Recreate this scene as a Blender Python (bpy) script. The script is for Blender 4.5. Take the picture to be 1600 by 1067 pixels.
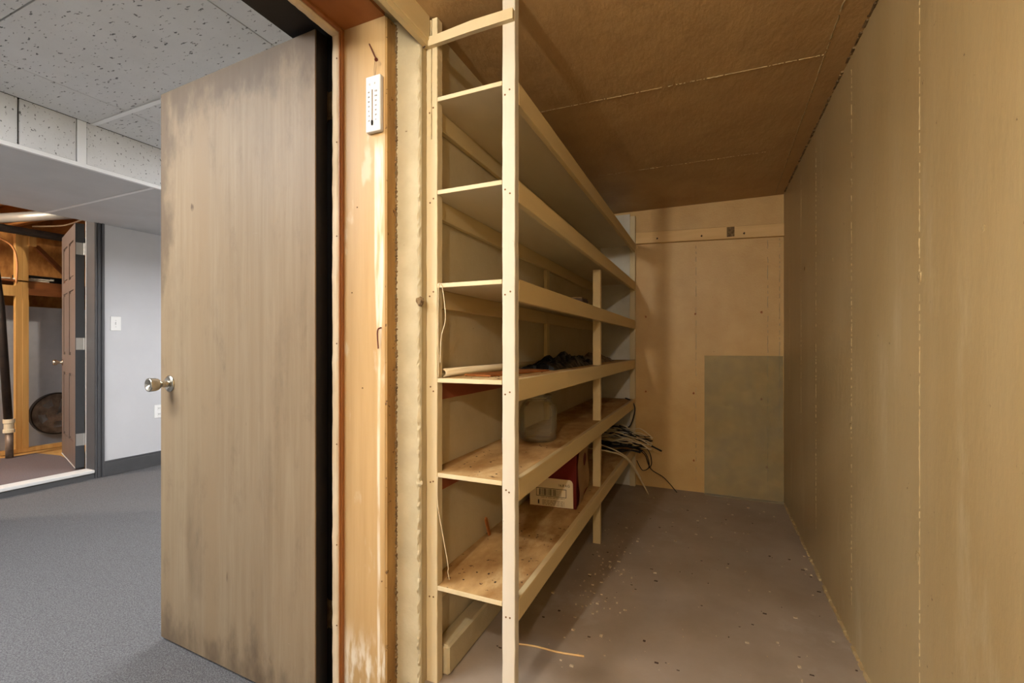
import bpy, bmesh, math, random
from mathutils import Vector, Matrix
random.seed(7)
for o in list(bpy.data.objects): bpy.data.objects.remove(o)
SC = bpy.context.scene; COL = SC.collection
R = math.radians

# ------------------------------------------------------------------ camera, world, exposure
cam = bpy.data.cameras.new('camera'); co = bpy.data.objects.new('camera', cam); COL.objects.link(co)
co.location = (0, 0, 1.09); co.rotation_euler = (R(90), 0, R(23.5))
cam.sensor_width = 36; cam.lens = 16.0; cam.shift_y = 0.0053; cam.clip_start = 0.02
SC.camera = co
W = bpy.data.worlds.new('world'); SC.world = W; W.use_nodes = True
W.node_tree.nodes['Background'].inputs[0].default_value = (0.8, 0.85, 1, 1)
W.node_tree.nodes['Background'].inputs[1].default_value = 0.0
vs = SC.view_settings
vs.view_transform = 'Standard'; vs.look = 'None'; vs.gamma = 1; vs.use_curve_mapping = False
vs.exposure = 0.85
PANEL = 21.0          # emission of the office ceiling panels
BULB = 930.0         # emission of the cold room bulb
UBULB = 2000.0        # emission of the utility room bulb

# ------------------------------------------------------------------ helpers
def lin(c):
    return tuple(((v/255)/12.92 if v/255 <= .04045 else ((v/255+.055)/1.055)**2.4) for v in c) + (1,)

def mat(name, c, c2=None, scale=8, stretch=(1,1,1), rough=.75, bump=.0, bscale=60, bstretch=None, spots=None, spotscale=30,
        spotcut=.68, metal=0, detail=6, spotstretch=(1,1,1), spec=.3, lo=.35, hi=.65, patch=None, patchscale=2.5, patchcut=.55):
    m = bpy.data.materials.new(name); m.use_nodes = True
    nt = m.node_tree; n = nt.nodes; l = nt.links; b = n['Principled BSDF']
    b.inputs['Roughness'].default_value = rough; b.inputs['Metallic'].default_value = metal
    b.inputs['Specular IOR Level'].default_value = spec
    tc = n.new('ShaderNodeTexCoord')
    def noise(sc, st, det=detail, rgh=.6):
        mp = n.new('ShaderNodeMapping'); mp.inputs['Scale'].default_value = st
        l.new(tc.outputs['Object'], mp.inputs[0])
        t = n.new('ShaderNodeTexNoise'); t.inputs['Scale'].default_value = sc; t.inputs['Detail'].default_value = det
        t.inputs['Roughness'].default_value = rgh
        l.new(mp.outputs[0], t.inputs[0]); return t.outputs[0]
    def ramp(src, a, z):
        r = n.new('ShaderNodeMapRange'); r.inputs[1].default_value = a; r.inputs[2].default_value = z
        l.new(src, r.inputs[0]); return r.outputs[0]
    def mix(f, A, B):
        x = n.new('ShaderNodeMix'); x.data_type = 'RGBA'; l.new(f, x.inputs[0])
        for s, v in ((6, A), (7, B)):
            if isinstance(v, tuple): x.inputs[s].default_value = v
            else: l.new(v, x.inputs[s])
        return x.outputs[2]
    cur = lin(c)
    if c2: cur = mix(ramp(noise(scale, stretch), lo, hi), lin(c), lin(c2))
    if patch: cur = mix(ramp(noise(patchscale, stretch, 8, .65), patchcut, patchcut+.12), cur, lin(patch))
    if spots: cur = mix(ramp(noise(spotscale, spotstretch, 3), spotcut, spotcut+.04), cur, lin(spots))
    if isinstance(cur, tuple): b.inputs['Base Color'].default_value = cur
    else: l.new(cur, b.inputs['Base Color'])
    if bump:
        bp = n.new('ShaderNodeBump'); bp.inputs['Strength'].default_value = bump; bp.inputs['Distance'].default_value = .004
        l.new(noise(bscale, bstretch or stretch), bp.inputs['Height']); l.new(bp.outputs[0], b.inputs['Normal'])
    return m

def emit(name, c, s):
    m = bpy.data.materials.new(name); m.use_nodes = True
    b = m.node_tree.nodes['Principled BSDF']
    b.inputs['Base Color'].default_value = c; b.inputs['Emission Color'].default_value = c; b.inputs['Emission Strength'].default_value = s
    return m

def box(bm, x0, x1, y0, y1, z0, z1, bev=0):
    g = bmesh.ops.create_cube(bm, size=1)
    for v in g['verts']:
        v.co = Vector(((x0+x1)/2+v.co.x*(x1-x0), (y0+y1)/2+v.co.y*(y1-y0), (z0+z1)/2+v.co.z*(z1-z0)))
    if bev:
        es = list({e for v in g['verts'] for e in v.link_edges})
        bmesh.ops.bevel(bm, geom=es, offset=bev, segments=1, affect='EDGES', profile=.5)

def prism(bm, pts, z0, z1):
    lo = [bm.verts.new((p[0], p[1], z0)) for p in pts]; hi = [bm.verts.new((p[0], p[1], z1)) for p in pts]
    bm.faces.new(lo[::-1]); bm.faces.new(hi)
    k = len(pts)
    for i in range(k): bm.faces.new((lo[i], lo[(i+1) % k], hi[(i+1) % k], hi[i]))

def prism_axis(bm, pts, a0, a1, axis):
    # pts in the two other axes: axis 'x' -> (y,z); axis 'y' -> (x,z)
    def P(p, a): return (a, p[0], p[1]) if axis == 'x' else (p[0], a, p[1])
    lo = [bm.verts.new(P(p, a0)) for p in pts]; hi = [bm.verts.new(P(p, a1)) for p in pts]
    bm.faces.new(lo[::-1]); bm.faces.new(hi)
    k = len(pts)
    for i in range(k): bm.faces.new((lo[i], lo[(i+1) % k], hi[(i+1) % k], hi[i]))
    bmesh.ops.recalc_face_normals(bm, faces=bm.faces)

def tube(bm, pts, r, seg=8, smooth=True):
    pts = [Vector(p) for p in pts]
    if smooth and len(pts) > 2:
        q = []
        for i in range(len(pts)-1):
            p0 = pts[max(i-1, 0)]; p1 = pts[i]; p2 = pts[i+1]; p3 = pts[min(i+2, len(pts)-1)]
            for k in range(5):
                t = k/5
                q.append(.5*((2*p1)+(p2-p0)*t+(2*p0-5*p1+4*p2-p3)*t*t+(3*p1-p0-3*p2+p3)*t**3))
        q.append(pts[-1]); pts = q
    rings = []
    up = Vector((.13, .21, .97))
    for i, p in enumerate(pts):
        d = (pts[min(i+1, len(pts)-1)]-pts[max(i-1, 0)]).normalized()
        a = d.cross(up)
        if a.length < .05: a = d.cross(Vector((1, 0, 0)))
        a.normalize(); b = d.cross(a).normalized()
        rr = r[min(i, len(r)-1)] if isinstance(r, (list, tuple)) else r
        rings.append([bm.verts.new(p+(a*math.cos(2*math.pi*k/seg)+b*math.sin(2*math.pi*k/seg))*rr) for k in range(seg)])
    for A, B in zip(rings, rings[1:]):
        for k in range(seg): bm.faces.new((A[k], A[(k+1) % seg], B[(k+1) % seg], B[k]))
    bm.faces.new(rings[0][::-1]); bm.faces.new(rings[-1])
    bmesh.ops.recalc_face_normals(bm, faces=bm.faces)

def lathe(bm, prof, c, axis=(0, 0, 1), seg=32, close=True):
    z = Vector(axis).normalized(); x = z.orthogonal().normalized(); y = z.cross(x); c = Vector(c)
    rings = []
    for r, h in prof:
        if r < 1e-6: rings.append([bm.verts.new(c+z*h)])
        else: rings.append([bm.verts.new(c+z*h+(x*math.cos(2*math.pi*k/seg)+y*math.sin(2*math.pi*k/seg))*r) for k in range(seg)])
    for A, B in zip(rings, rings[1:]):
        for k in range(seg):
            if len(A) == 1 and len(B) == 1: continue
            if len(A) == 1: bm.faces.new((A[0], B[(k+1) % seg], B[k]))
            elif len(B) == 1: bm.faces.new((A[k], A[(k+1) % seg], B[0]))
            else: bm.faces.new((A[k], A[(k+1) % seg], B[(k+1) % seg], B[k]))
    bmesh.ops.recalc_face_normals(bm, faces=bm.faces)

ROOTLOC = {}
def obj(name, bm, m, parent=None, smooth=False, base=True):
    me = bpy.data.meshes.new(name)
    if parent is not None:
        off = ROOTLOC[parent.name]
    else:
        xs = [v.co.x for v in bm.verts]; ys = [v.co.y for v in bm.verts]; zs = [v.co.z for v in bm.verts]
        off = Vector(((min(xs)+max(xs))/2, (min(ys)+max(ys))/2, min(zs)))
    for v in bm.verts: v.co -= off
    bm.to_mesh(me); bm.free()
    if smooth:
        for p in me.polygons: p.use_smooth = True
    me.materials.append(m)
    o = bpy.data.objects.new(name, me); COL.objects.link(o)
    if parent is None: o.location = off
    else: o.parent = parent
    ROOTLOC[o.name] = off
    return o

def tag(o, label, cat=None, group=None, kind=None):
    o['label'] = label
    if cat: o['category'] = cat
    if group: o['group'] = group
    if kind: o['kind'] = kind
    return o

def thing(name, loc, label, cat, group=None, kind=None):
    o = bpy.data.objects.new(name, None); COL.objects.link(o); o.location = loc; o.empty_display_size = .05
    ROOTLOC[o.name] = Vector(loc)
    return tag(o, label, cat, group, kind)

def part(name, m, parent, *boxes, bev=0, smooth=False):
    bm = bmesh.new()
    for b in boxes: box(bm, *b, bev=bev)
    return obj(name, bm, m, parent, smooth)

def linked(name, me, loc, parent, rot=None):
    o = bpy.data.objects.new(name, me); COL.objects.link(o); o.parent = parent
    o.location = Vector(loc)-ROOTLOC[parent.name]
    if rot: o.rotation_euler = rot
    return o

def mesh_only(fn, m, smooth=False):
    bm = bmesh.new(); fn(bm); me = bpy.data.meshes.new('piece'); bm.to_mesh(me); bm.free()
    if smooth:
        for p in me.polygons: p.use_smooth = True
    me.materials.append(m); return me

def text_mesh(s, size, m, extrude=.0003):
    cu = bpy.data.curves.new('print', 'FONT'); cu.body = s; cu.size = size; cu.align_x = 'CENTER'; cu.align_y = 'CENTER'; cu.extrude = extrude
    t = bpy.data.objects.new('print', cu); COL.objects.link(t)
    dg = bpy.context.evaluated_depsgraph_get(); me = bpy.data.meshes.new_from_object(t.evaluated_get(dg))
    bpy.data.objects.remove(t); me.materials.clear(); me.materials.append(m); return me

def ragged(bm, x0, x1, y, z0, z1, amp, dy, n=160, side='both', seed=1):
    """irregular vertical bead of mortar, proud of the plane y by dy"""
    rnd = random.Random(seed); rows = []
    for i in range(n+1):
        z = z0+(z1-z0)*i/n
        a = x0-amp*(rnd.random() if side in ('both', 'l') else .2); b = x1+amp*(rnd.random() if side in ('both', 'r') else .2)
        d = dy*(.4+.9*rnd.random())
        rows.append([bm.verts.new((a, y+.002, z)), bm.verts.new((a+(b-a)*.3, y-d, z)), bm.verts.new((a+(b-a)*.7, y-d*rnd.uniform(.4, 1.1), z)), bm.verts.new((b, y+.002, z))])
    for A, B in zip(rows, rows[1:]):
        for k in range(3): bm.faces.new((A[k], A[k+1], B[k+1], B[k]))
    bm.faces.new(rows[0][::-1]); bm.faces.new(rows[-1])
    for A, B in zip(rows, rows[1:]): bm.faces.new((A[3], A[0], B[0], B[3]))
    bmesh.ops.recalc_face_normals(bm, faces=bm.faces)

def ridge(bm, P, Q, nrm, w=.003, h=.002, n=60, gap=0, seed=1):
    """thin broken ridge line on a surface from P to Q"""
    rnd = random.Random(seed); P = Vector(P); Q = Vector(Q); nr = Vector(nrm); t = (Q-P).normalized().cross(nr)
    prev = None
    for i in range(n+1):
        c = P.lerp(Q, i/n)+t*rnd.uniform(-.0012, .0012); ww = w*rnd.uniform(.5, 1.25); hh = h*rnd.uniform(.4, 1.2)
        cur = [bm.verts.new(c-t*ww), bm.verts.new(c+nr*hh), bm.verts.new(c+t*ww)]
        if prev and rnd.random() >= gap:
            bm.faces.new((prev[0], prev[1], cur[1], cur[0])); bm.faces.new((prev[1], prev[2], cur[2], cur[1])); bm.faces.new((prev[2], prev[0], cur[0], cur[2]))
        prev = cur

# ------------------------------------------------------------------ materials
M = {}
M['mustard'] = mat('mustard_paint', (176,156,116), (168,146,104), 2.0, (1,2.2,.5), rough=.42, bump=.25, bscale=40, bstretch=(1,1,.35), spots=(112,92,64), spotscale=46, spotcut=.715, patch=(184,167,130), patchscale=2.4, patchcut=.60, spec=.35)
M['mustard_far'] = mat('mustard_paint_far', (200,166,110), (188,152,96), 4, rough=.4, bump=.35, bscale=110, spots=(120,90,56), spotscale=34, spotcut=.75)
M['brownceil'] = mat('ceiling_paint', (184,152,106), (170,138,94), 4, (1,1,1), rough=.5, bump=.9, bscale=17, bstretch=(1.7,.8,1), spots=(100,74,46), spotscale=60, spotcut=.72)
M['ridge'] = mat('ridge_paint', (178,158,118), (160,138,98), 30, rough=.55)
M['cream'] = mat('cream_plaster', (188,174,142), (178,162,128), 5, rough=.7, bump=.3, bscale=30, spots=(120,104,78), spotscale=42, spotcut=.73)
M['concrete_end'] = mat('painted_concrete', (184,170,138), (170,156,124), 9, rough=.75, bump=.7, bscale=24, spots=(118,98,70), spotscale=36, spotcut=.72, patch=(172,158,128), patchscale=5)
M['mortar'] = mat('crumbling_mortar', (136,112,78), (88,68,44), 60, rough=.95, bump=.8, bscale=120)
M['floor'] = mat('grey_floor_paint', (152,138,124), (138,124,110), 5, rough=.5, bump=.12, bscale=60, spots=(110,96,82), spotscale=55, spotcut=.74, patch=(160,148,136), patchscale=3, patchcut=.6, spec=.4)
M['shelfpaint'] = mat('cream_shelf_paint', (206,190,154), (194,176,138), 5, (1,1,.15), rough=.6, bump=.25, bscale=50, bstretch=(1,1,.1), spots=(150,122,84), spotscale=50, spotcut=.76)
M['frontpost'] = mat('pale_front_post', (206,199,184), (194,185,166), 5, (1,1,.15), rough=.6, bump=.25, bscale=50, bstretch=(1,1,.1), spots=(160,138,104), spotscale=50, spotcut=.75)  # near front post, whiter in tone than the other posts
M['railpaint'] = mat('cream_rail_paint', (206,186,142), (192,170,124), 5, (1,.12,1), rough=.6, bump=.25, bscale=50, bstretch=(1,.1,1), spots=(150,122,84), spotscale=40, spotcut=.75)
M['boardpaint'] = mat('shelf_board_paint', (206,194,166), (196,182,152), 4, (1,.3,1), rough=.6, bump=.15, spots=(130,104,72), spotscale=40, spotcut=.74)
M['boardworn'] = mat('worn_shelf_board', (186,152,102), (150,112,66), 14, (1,.5,1), rough=.7, bump=.4, bscale=60, spots=(96,66,36), spotscale=45, spotcut=.66, patch=(206,180,132), patchscale=5, patchcut=.56)
M['redledger'] = mat('red_brown_ledger', (150,84,52), (128,66,40), 8, (1,.2,1), rough=.6)
M['plyjamb'] = mat('plywood_jamb', (190,158,110), (170,136,88), 7, (2.2,1,.12), rough=.5, bump=.12, bscale=40, bstretch=(3,1,.2), spots=(150,112,70), spotscale=34, spotcut=.76)
M['jambedge'] = mat('raw_jamb_edge', (172,136,82), (140,104,58), 20, (1,1,.15), rough=.8, bump=.5, bscale=60, spots=(96,68,38), spotscale=60, spotcut=.66)
M['headwood'] = mat('orange_brown_head', (160,100,52), (140,84,42), 6, (1,.3,1), rough=.45, spots=(100,58,30), spotscale=40, spotcut=.74)
M['stop'] = mat('brown_stop', (164,108,62), (136,82,44), 12, (1,1,.1), rough=.5)
M['weather'] = mat('weather_strip', (226,208,178), (206,186,152), 12, (1,1,.3), rough=.6, spots=(150,120,88), spotscale=40, spotcut=.74)
M['black'] = mat('black_frame_paint', (26,22,20), (18,15,14), 12, rough=.4)
M['veneer'] = mat('door_veneer', (148,129,103), (132,112,86), 9, (4,4,.22), rough=.55, bump=.08, bscale=60, bstretch=(8,8,.2), patch=(138,117,90), patchscale=1.2, patchcut=.5, lo=.3, hi=.7, spots=(98,80,60), spotscale=9, spotcut=.72, spotstretch=(1.5,1.5,.6))
M['chrome'] = mat('brushed_knob_metal', (196,190,176), rough=.22, metal=1)
M['hinge'] = mat('hinge_metal', (196,196,196), rough=.4, metal=.6)
M['hingeold'] = mat('old_hinge_metal', (120,100,72), (80,62,42), 40, rough=.45, metal=.8)
M['carpet'] = mat('grey_carpet', (120,119,120), (84,83,84), 220, rough=1, bump=1, bscale=320, detail=3, spec=.05)
M['ucarpet'] = mat('taupe_carpet', (122,112,112), (104,94,96), 160, rough=1, bump=.8, bscale=240, spec=.05)
M['whitewall'] = mat('white_wall_paint', (204,204,207), (200,200,203), 4, rough=.6)
M['greybase'] = mat('dark_grey_trim', (84,84,86), (78,78,80), 6, rough=.4)
M['tile'] = mat('fissured_tile', (214,214,214), (206,206,206), 4, rough=.9, spots=(104,104,104), spotscale=28, spotcut=.625, bump=.5, bscale=36, spotstretch=(1,2.6,1.6))
M['bulkpanel'] = mat('smooth_bulkhead_panel', (200,200,200), (194,194,194), 4, rough=.9)
M['tbar'] = mat('white_ceiling_bar', (232,232,232), rough=.5)
M['seam'] = mat('ceiling_void', (60,60,60), rough=.9)
M['whiteplastic'] = mat('white_plastic', (240,239,237), rough=.4)
M['stud'] = mat('yellow_stud_wood', (214,170,104), (190,142,78), 8, (2,2,.1), rough=.6)
M['joist'] = mat('joist_wood', (196,138,72), (150,94,44), 7, (.15,2,1), rough=.7)
M['darkwood'] = mat('dark_joist_wood', (150,92,46), (112,64,32), 7, (1,.2,1), rough=.7)
M['greywall'] = mat('grey_foundation', (176,178,184), (158,160,166), 3, rough=.9, bump=.2)
M['door2'] = mat('taupe_panel_door', (118,104,96), (108,94,88), 6, (1,1,.2), rough=.4)
M['door2edge'] = mat('dark_grey_door_edge', (74,76,80), rough=.5)
M['threshold'] = mat('threshold_metal', (216,216,214), rough=.4)
M['duct'] = mat('duct_metal', (170,166,158), rough=.4, metal=.5)
M['iron'] = mat('black_iron', (36,32,30), (54,44,38), 14, rough=.5)
M['rust'] = mat('dark_worn_steel', (150,132,116), (96,82,72), 9, rough=.45, metal=.4)
M['coupling'] = mat('cream_plastic', (226,210,178), rough=.4)
M['paper'] = mat('paper', (226,220,206), (210,202,186), 12, rough=.8)
M['wire'] = mat('copper_orange_wire', (206,140,84), rough=.4)
M['wirewhite'] = mat('cream_wire', (206,190,156), rough=.5)
M['wireblack'] = mat('black_wire', (22,20,20), rough=.45)
M['bagblack'] = mat('black_plastic_sheet', (9,9,10), rough=.45, bump=.3, bscale=40, spec=.2)
M['bagbrown'] = mat('brown_plastic_sheet', (112,92,70), (84,66,48), 10, rough=.5, bump=.4)
M['boxred'] = mat('red_carton', (138,44,36), (126,38,32), 6, rough=.6)
M['carton'] = mat('brown_cardboard', (200,164,122), (188,150,108), 9, (1,.3,1), rough=.8)
M['labelwhite'] = mat('carton_label', (220,204,170), rough=.7)
M['ink'] = mat('black_ink', (28,24,22), rough=.7)
M['inkgrey'] = mat('faded_ink', (128,104,82), rough=.7)
M['inkpale'] = mat('pale_print', (118,112,108), rough=.7)
M['stick'] = mat('wood_stick', (164,100,48), (136,78,36), 20, rough=.6)
M['pinepale'] = mat('pale_pine_board', (218,184,128), (198,160,104), 6, (.2,1,2), rough=.55, spots=(110,76,44), spotscale=16, spotcut=.76)
M['debris'] = mat('pale_debris', (206,192,168), (150,126,96), 60, rough=.9)
M['darkdebris'] = mat('dark_debris', (64,48,36), rough=.9)
M['nailhead'] = mat('rusty_nail', (140,104,66), (96,66,40), 60, rough=.6, metal=.3)
M['rustnail'] = mat('dark_rust', (92,44,30), rough=.6)
M['whitepanel'] = mat('pale_end_panel', (204,200,190), (190,184,170), 6, rough=.7)
M['thermo'] = mat('thermometer_plastic', (206,203,198), rough=.5)
M['pvc'] = mat('cream_pvc', (222,206,172), rough=.4)

def glass(name, tint, dust, dustcol):
    m = bpy.data.materials.new(name); m.use_nodes = True; nt = m.node_tree; n = nt.nodes; l = nt.links
    n.remove(n['Principled BSDF']); out = n['Material Output']
    tr = n.new('ShaderNodeBsdfTransparent'); tr.inputs[0].default_value = tint
    gl = n.new('ShaderNodeBsdfGlossy'); gl.inputs['Roughness'].default_value = .06
    df = n.new('ShaderNodeBsdfDiffuse'); df.inputs[0].default_value = dustcol
    tc = n.new('ShaderNodeTexCoord'); ns = n.new('ShaderNodeTexNoise'); ns.inputs['Scale'].default_value = 6; ns.inputs['Detail'].default_value = 6
    l.new(tc.outputs['Object'], ns.inputs[0])
    mr = n.new('ShaderNodeMapRange'); mr.inputs[1].default_value = .3; mr.inputs[2].default_value = .7; mr.inputs[3].default_value = dust*.6; mr.inputs[4].default_value = dust*1.4
    l.new(ns.outputs[0], mr.inputs[0])
    m1 = n.new('ShaderNodeMixShader'); l.new(mr.outputs[0], m1.inputs[0]); l.new(tr.outputs[0], m1.inputs[1]); l.new(df.outputs[0], m1.inputs[2])
    lw = n.new('ShaderNodeLayerWeight'); lw.inputs[0].default_value = .24; fr = n.new('ShaderNodeMath'); fr.operation = 'MULTIPLY'; fr.inputs[1].default_value = .6; l.new(lw.outputs['Fresnel'], fr.inputs[0])
    m2 = n.new('ShaderNodeMixShader'); l.new(fr.outputs[0], m2.inputs[0]); l.new(m1.outputs[0], m2.inputs[1]); l.new(gl.outputs[0], m2.inputs[2])
    l.new(m2.outputs[0], out.inputs[0]); return m
M['pane'] = glass('dusty_window_glass', (.93,.94,.89,1), .24, lin((182,170,142)))
M['jar'] = glass('jar_glass', (.965,.97,.95,1), .055, lin((226,220,204)))

def smear_jamb(m):
    # old white paint wiped down the board: a wavering streak and a scuffed foot
    nt = m.node_tree; n = nt.nodes; l = nt.links; b = n['Principled BSDF']; src = b.inputs['Base Color'].links[0].from_socket
    tc = n.new('ShaderNodeTexCoord'); sp = n.new('ShaderNodeSeparateXYZ'); l.new(tc.outputs['Object'], sp.inputs[0])
    def math_(op, A, B=None):
        k = n.new('ShaderNodeMath'); k.operation = op
        for q, v in enumerate((A, B)):
            if v is None: continue
            if isinstance(v, (int, float)): k.inputs[q].default_value = v
            else: l.new(v, k.inputs[q])
        return k.outputs[0]
    def noise(sc, st):
        mp = n.new('ShaderNodeMapping'); mp.inputs['Scale'].default_value = st; l.new(tc.outputs['Object'], mp.inputs[0])
        t = n.new('ShaderNodeTexNoise'); t.inputs['Scale'].default_value = sc; t.inputs['Detail'].default_value = 6; l.new(mp.outputs[0], t.inputs[0]); return t.outputs[0]
    def rng(v, a, z):
        r = n.new('ShaderNodeMapRange'); r.interpolation_type = 'SMOOTHSTEP'; r.inputs[1].default_value = a; r.inputs[2].default_value = z; l.new(v, r.inputs[0]); return r.outputs[0]
    wob = math_('MULTIPLY', math_('SUBTRACT', noise(7, (1, 1, .5)), .5), .012)
    dist = math_('ABSOLUTE', math_('ADD', math_('SUBTRACT', sp.outputs[0], .079), wob))
    wid = math_('ADD', .0035, math_('MULTIPLY', rng(sp.outputs[2], 1.0, 1.35), .011))
    st = math_('SUBTRACT', 1.0, rng(math_('SUBTRACT', dist, wid), -.002, .004))
    st = math_('MULTIPLY', st, math_('SUBTRACT', 1.0, rng(sp.outputs[2], 1.64, 1.70)))
    st = math_('MULTIPLY', st, rng(noise(30, (2, 1, .25)), .25, .62))
    ft = math_('MULTIPLY', math_('SUBTRACT', 1.0, rng(sp.outputs[2], .16, .30)), rng(noise(22, (2, 1, .5)), .4, .6))
    sm = math_('MULTIPLY', rng(noise(9, (1.5, 1, .6)), .60, .68), .35)
    f = math_('MULTIPLY', math_('MAXIMUM', math_('MAXIMUM', st, ft), sm), .85)
    x = n.new('ShaderNodeMix'); x.data_type = 'RGBA'; l.new(f, x.inputs[0]); l.new(src, x.inputs[6]); x.inputs[7].default_value = lin((222,212,190)); l.new(x.outputs[2], b.inputs['Base Color'])
smear_jamb(M['plyjamb'])
def grime_door(m):
    # hand grime along the free edge and top, scuffs at the foot
    nt = m.node_tree; n = nt.nodes; l = nt.links; b = n['Principled BSDF']; src = b.inputs['Base Color'].links[0].from_socket
    tc = n.new('ShaderNodeTexCoord'); sp = n.new('ShaderNodeSeparateXYZ'); l.new(tc.outputs['Object'], sp.inputs[0])
    def rng(v, a, z):
        r = n.new('ShaderNodeMapRange'); r.interpolation_type = 'SMOOTHSTEP'; r.inputs[1].default_value = a; r.inputs[2].default_value = z; l.new(v, r.inputs[0]); return r.outputs[0]
    def mul(A, B, op='MULTIPLY'):
        k = n.new('ShaderNodeMath'); k.operation = op; l.new(A, k.inputs[0])
        if isinstance(B, float): k.inputs[1].default_value = B
        else: l.new(B, k.inputs[1])
        return k.outputs[0]
    def noise(sc, st):
        mp = n.new('ShaderNodeMapping'); mp.inputs['Scale'].default_value = st; l.new(tc.outputs['Object'], mp.inputs[0])
        t = n.new('ShaderNodeTexNoise'); t.inputs['Scale'].default_value = sc; t.inputs['Detail'].default_value = 8; t.inputs['Roughness'].default_value = .65; l.new(mp.outputs[0], t.inputs[0]); return t.outputs[0]
    top = rng(sp.outputs[2], 1.80, 2.06); side = mul(rng(sp.outputs[0], -.66, -.82), rng(sp.outputs[2], .9, 1.8)); foot = rng(sp.outputs[2], .22, -.02)
    edge = mul(mul(top, side, 'MAXIMUM'), mul(foot, .6), 'MAXIMUM')
    a = mul(rng(mul(mul(edge, .42), noise(6, (1.6, 1, .7)), 'ADD'), .52, .86), .75)
    blot = mul(rng(noise(3.2, (1.4, 1, .6)), .50, .74), .40)
    f = mul(a, blot, 'MAXIMUM')
    x = n.new('ShaderNodeMix'); x.data_type = 'RGBA'; l.new(f, x.inputs[0]); l.new(src, x.inputs[6]); x.inputs[7].default_value = lin((88,72,56)); l.new(x.outputs[2], b.inputs['Base Color'])
    sc = n.new('ShaderNodeMix'); sc.data_type = 'RGBA'; l.new(mul(rng(noise(26, (.4, 1, 1.6)), .70, .76), .5), sc.inputs[0]); l.new(x.outputs[2], sc.inputs[6]); sc.inputs[7].default_value = lin((176,162,140)); l.new(sc.outputs[2], b.inputs['Base Color'])
grime_door(M['veneer'])

# ------------------------------------------------------------------ cold room shell
XL, XR, YF, ZF, ZC = -.757, .423, 3.28, .122, 2.042
YJ = 1.09             # end of the concrete wall at the doorway
YN = -1.7             # wall behind the camera
def struct(name, m, label, *boxes, bev=0):
    o = part(name, m, None, *boxes, bev=bev); o['kind'] = 'structure'; o['label'] = label; return o

floor = struct('floor', M['floor'], 'grey painted concrete floor of the narrow cold room', (-.80, XR+.1, YN-.1, YF+.1, -.04, ZF))
ceil = struct('ceiling', M['brownceil'], 'brown painted concrete ceiling of the cold room', (XL, XR+.1, YN-.1, YF+.1, ZC, ZC+.12))
wr = struct('wall_right', M['mustard'], 'tan painted concrete wall with vertical form lines', (XR, XR+.1, YN-.1, YF+.1, -.04, ZC))
wf = struct('wall_far', M['mustard_far'], 'mustard painted end wall behind the leaning glass', (XL-.3, XR, YF, YF+.1, -.04, ZC))
wl = struct('wall_left', M['cream'], 'cream plastered wall behind the shelf unit', (-1.06, XL, YJ, YF, 0, 2.6), (-1.06, XL, YN-.1, .22, 0, 2.6), (-1.06, XL, .22, YJ, ZC+.002, 2.6))
wn = struct('wall_near', M['mustard'], 'tan painted wall behind the viewer', (XL, XR, YN-.1, YN, ZF, ZC))

# form lines, each its own ridge
for k, (y, z0, z1, g) in enumerate(((2.69, .7, 1.95, .5), (2.34, .3, 1.98, .55), (1.80, .25, 2.0, .5), (1.275, .15, 2.03, .22), (3.05, .9, 1.8, .6))):
    bm = bmesh.new(); ridge(bm, (XR, y, z0), (XR, y, z1), (-1, 0, 0), .0018, .0014, 260, g, 20+k); obj('form_line', bm, M['ridge'], wr)
for k, (P, Q, g) in enumerate((((-.74, 1.735, ZC), (.34, 1.765, ZC), .05), ((-.56, 2.515, ZC), (.25, 2.53, ZC), .3), ((.328, .9, ZC), (.372, 3.25, ZC), .02))):
    bm = bmesh.new(); ridge(bm, P, Q, (0, 0, -1), .003, .0022, 200, g+.12, 40+k); obj('form_line', bm, M['ridge'], ceil)
for k, (x, z0, z1, g) in enumerate(((-.085, .2, 1.8, .5), (.335, .2, 1.8, .35), (.40, .5, 1.8, .4))):
    bm = bmesh.new(); ridge(bm, (x, YF, z0), (x, YF, z1), (0, -1, 0), .0025, .0015, 90, g, 60+k); obj('form_line', bm, M['ridge'], wf)
# patched tie holes on the right wall and the end wall
def lump(bm, c, r, flat, ax, seed):
    rnd = random.Random(seed); bmesh.ops.create_icosphere(bm, subdivisions=2, radius=1)
    for v in bm.verts:
        k = rnd.uniform(.65, 1.15); q = Vector((v.co.x*r*k, v.co.y*r*k, v.co.z*r*1.25*k))
        if ax == 'x': q.x *= flat
        else: q.y *= flat
        v.co = q+Vector(c)
for k, (y, z, r) in enumerate(((1.275, 1.86, .012), (1.275, 1.245, .018), (1.285, .62, .020), (2.05, 1.42, .010), (2.60, 1.47, .014), (1.80, 1.62, .014), (1.80, 1.16, .010), (2.34, 1.62, .009), (1.02, 1.29, .009), (1.81, .83, .015))):
    bm = bmesh.new(); lump(bm, (XR, y, z), r*.7, .22, 'x', k); obj('tie_patch', bm, M['ridge'] if k != 4 else M['mortar'], wr)
for k, (x, z) in enumerate(((-.09, 1.31), (.30, 1.31), (-.10, .78), (.30, .76), (-.10, .33), (.33, .33), (-.41, 1.3), (-.41, .78), (-.09, 1.82))):
    bm = bmesh.new(); lump(bm, (x, YF, z), .007, .3, 'y', 90+k); obj('tie_patch', bm, M['headwood'], wf)
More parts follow.
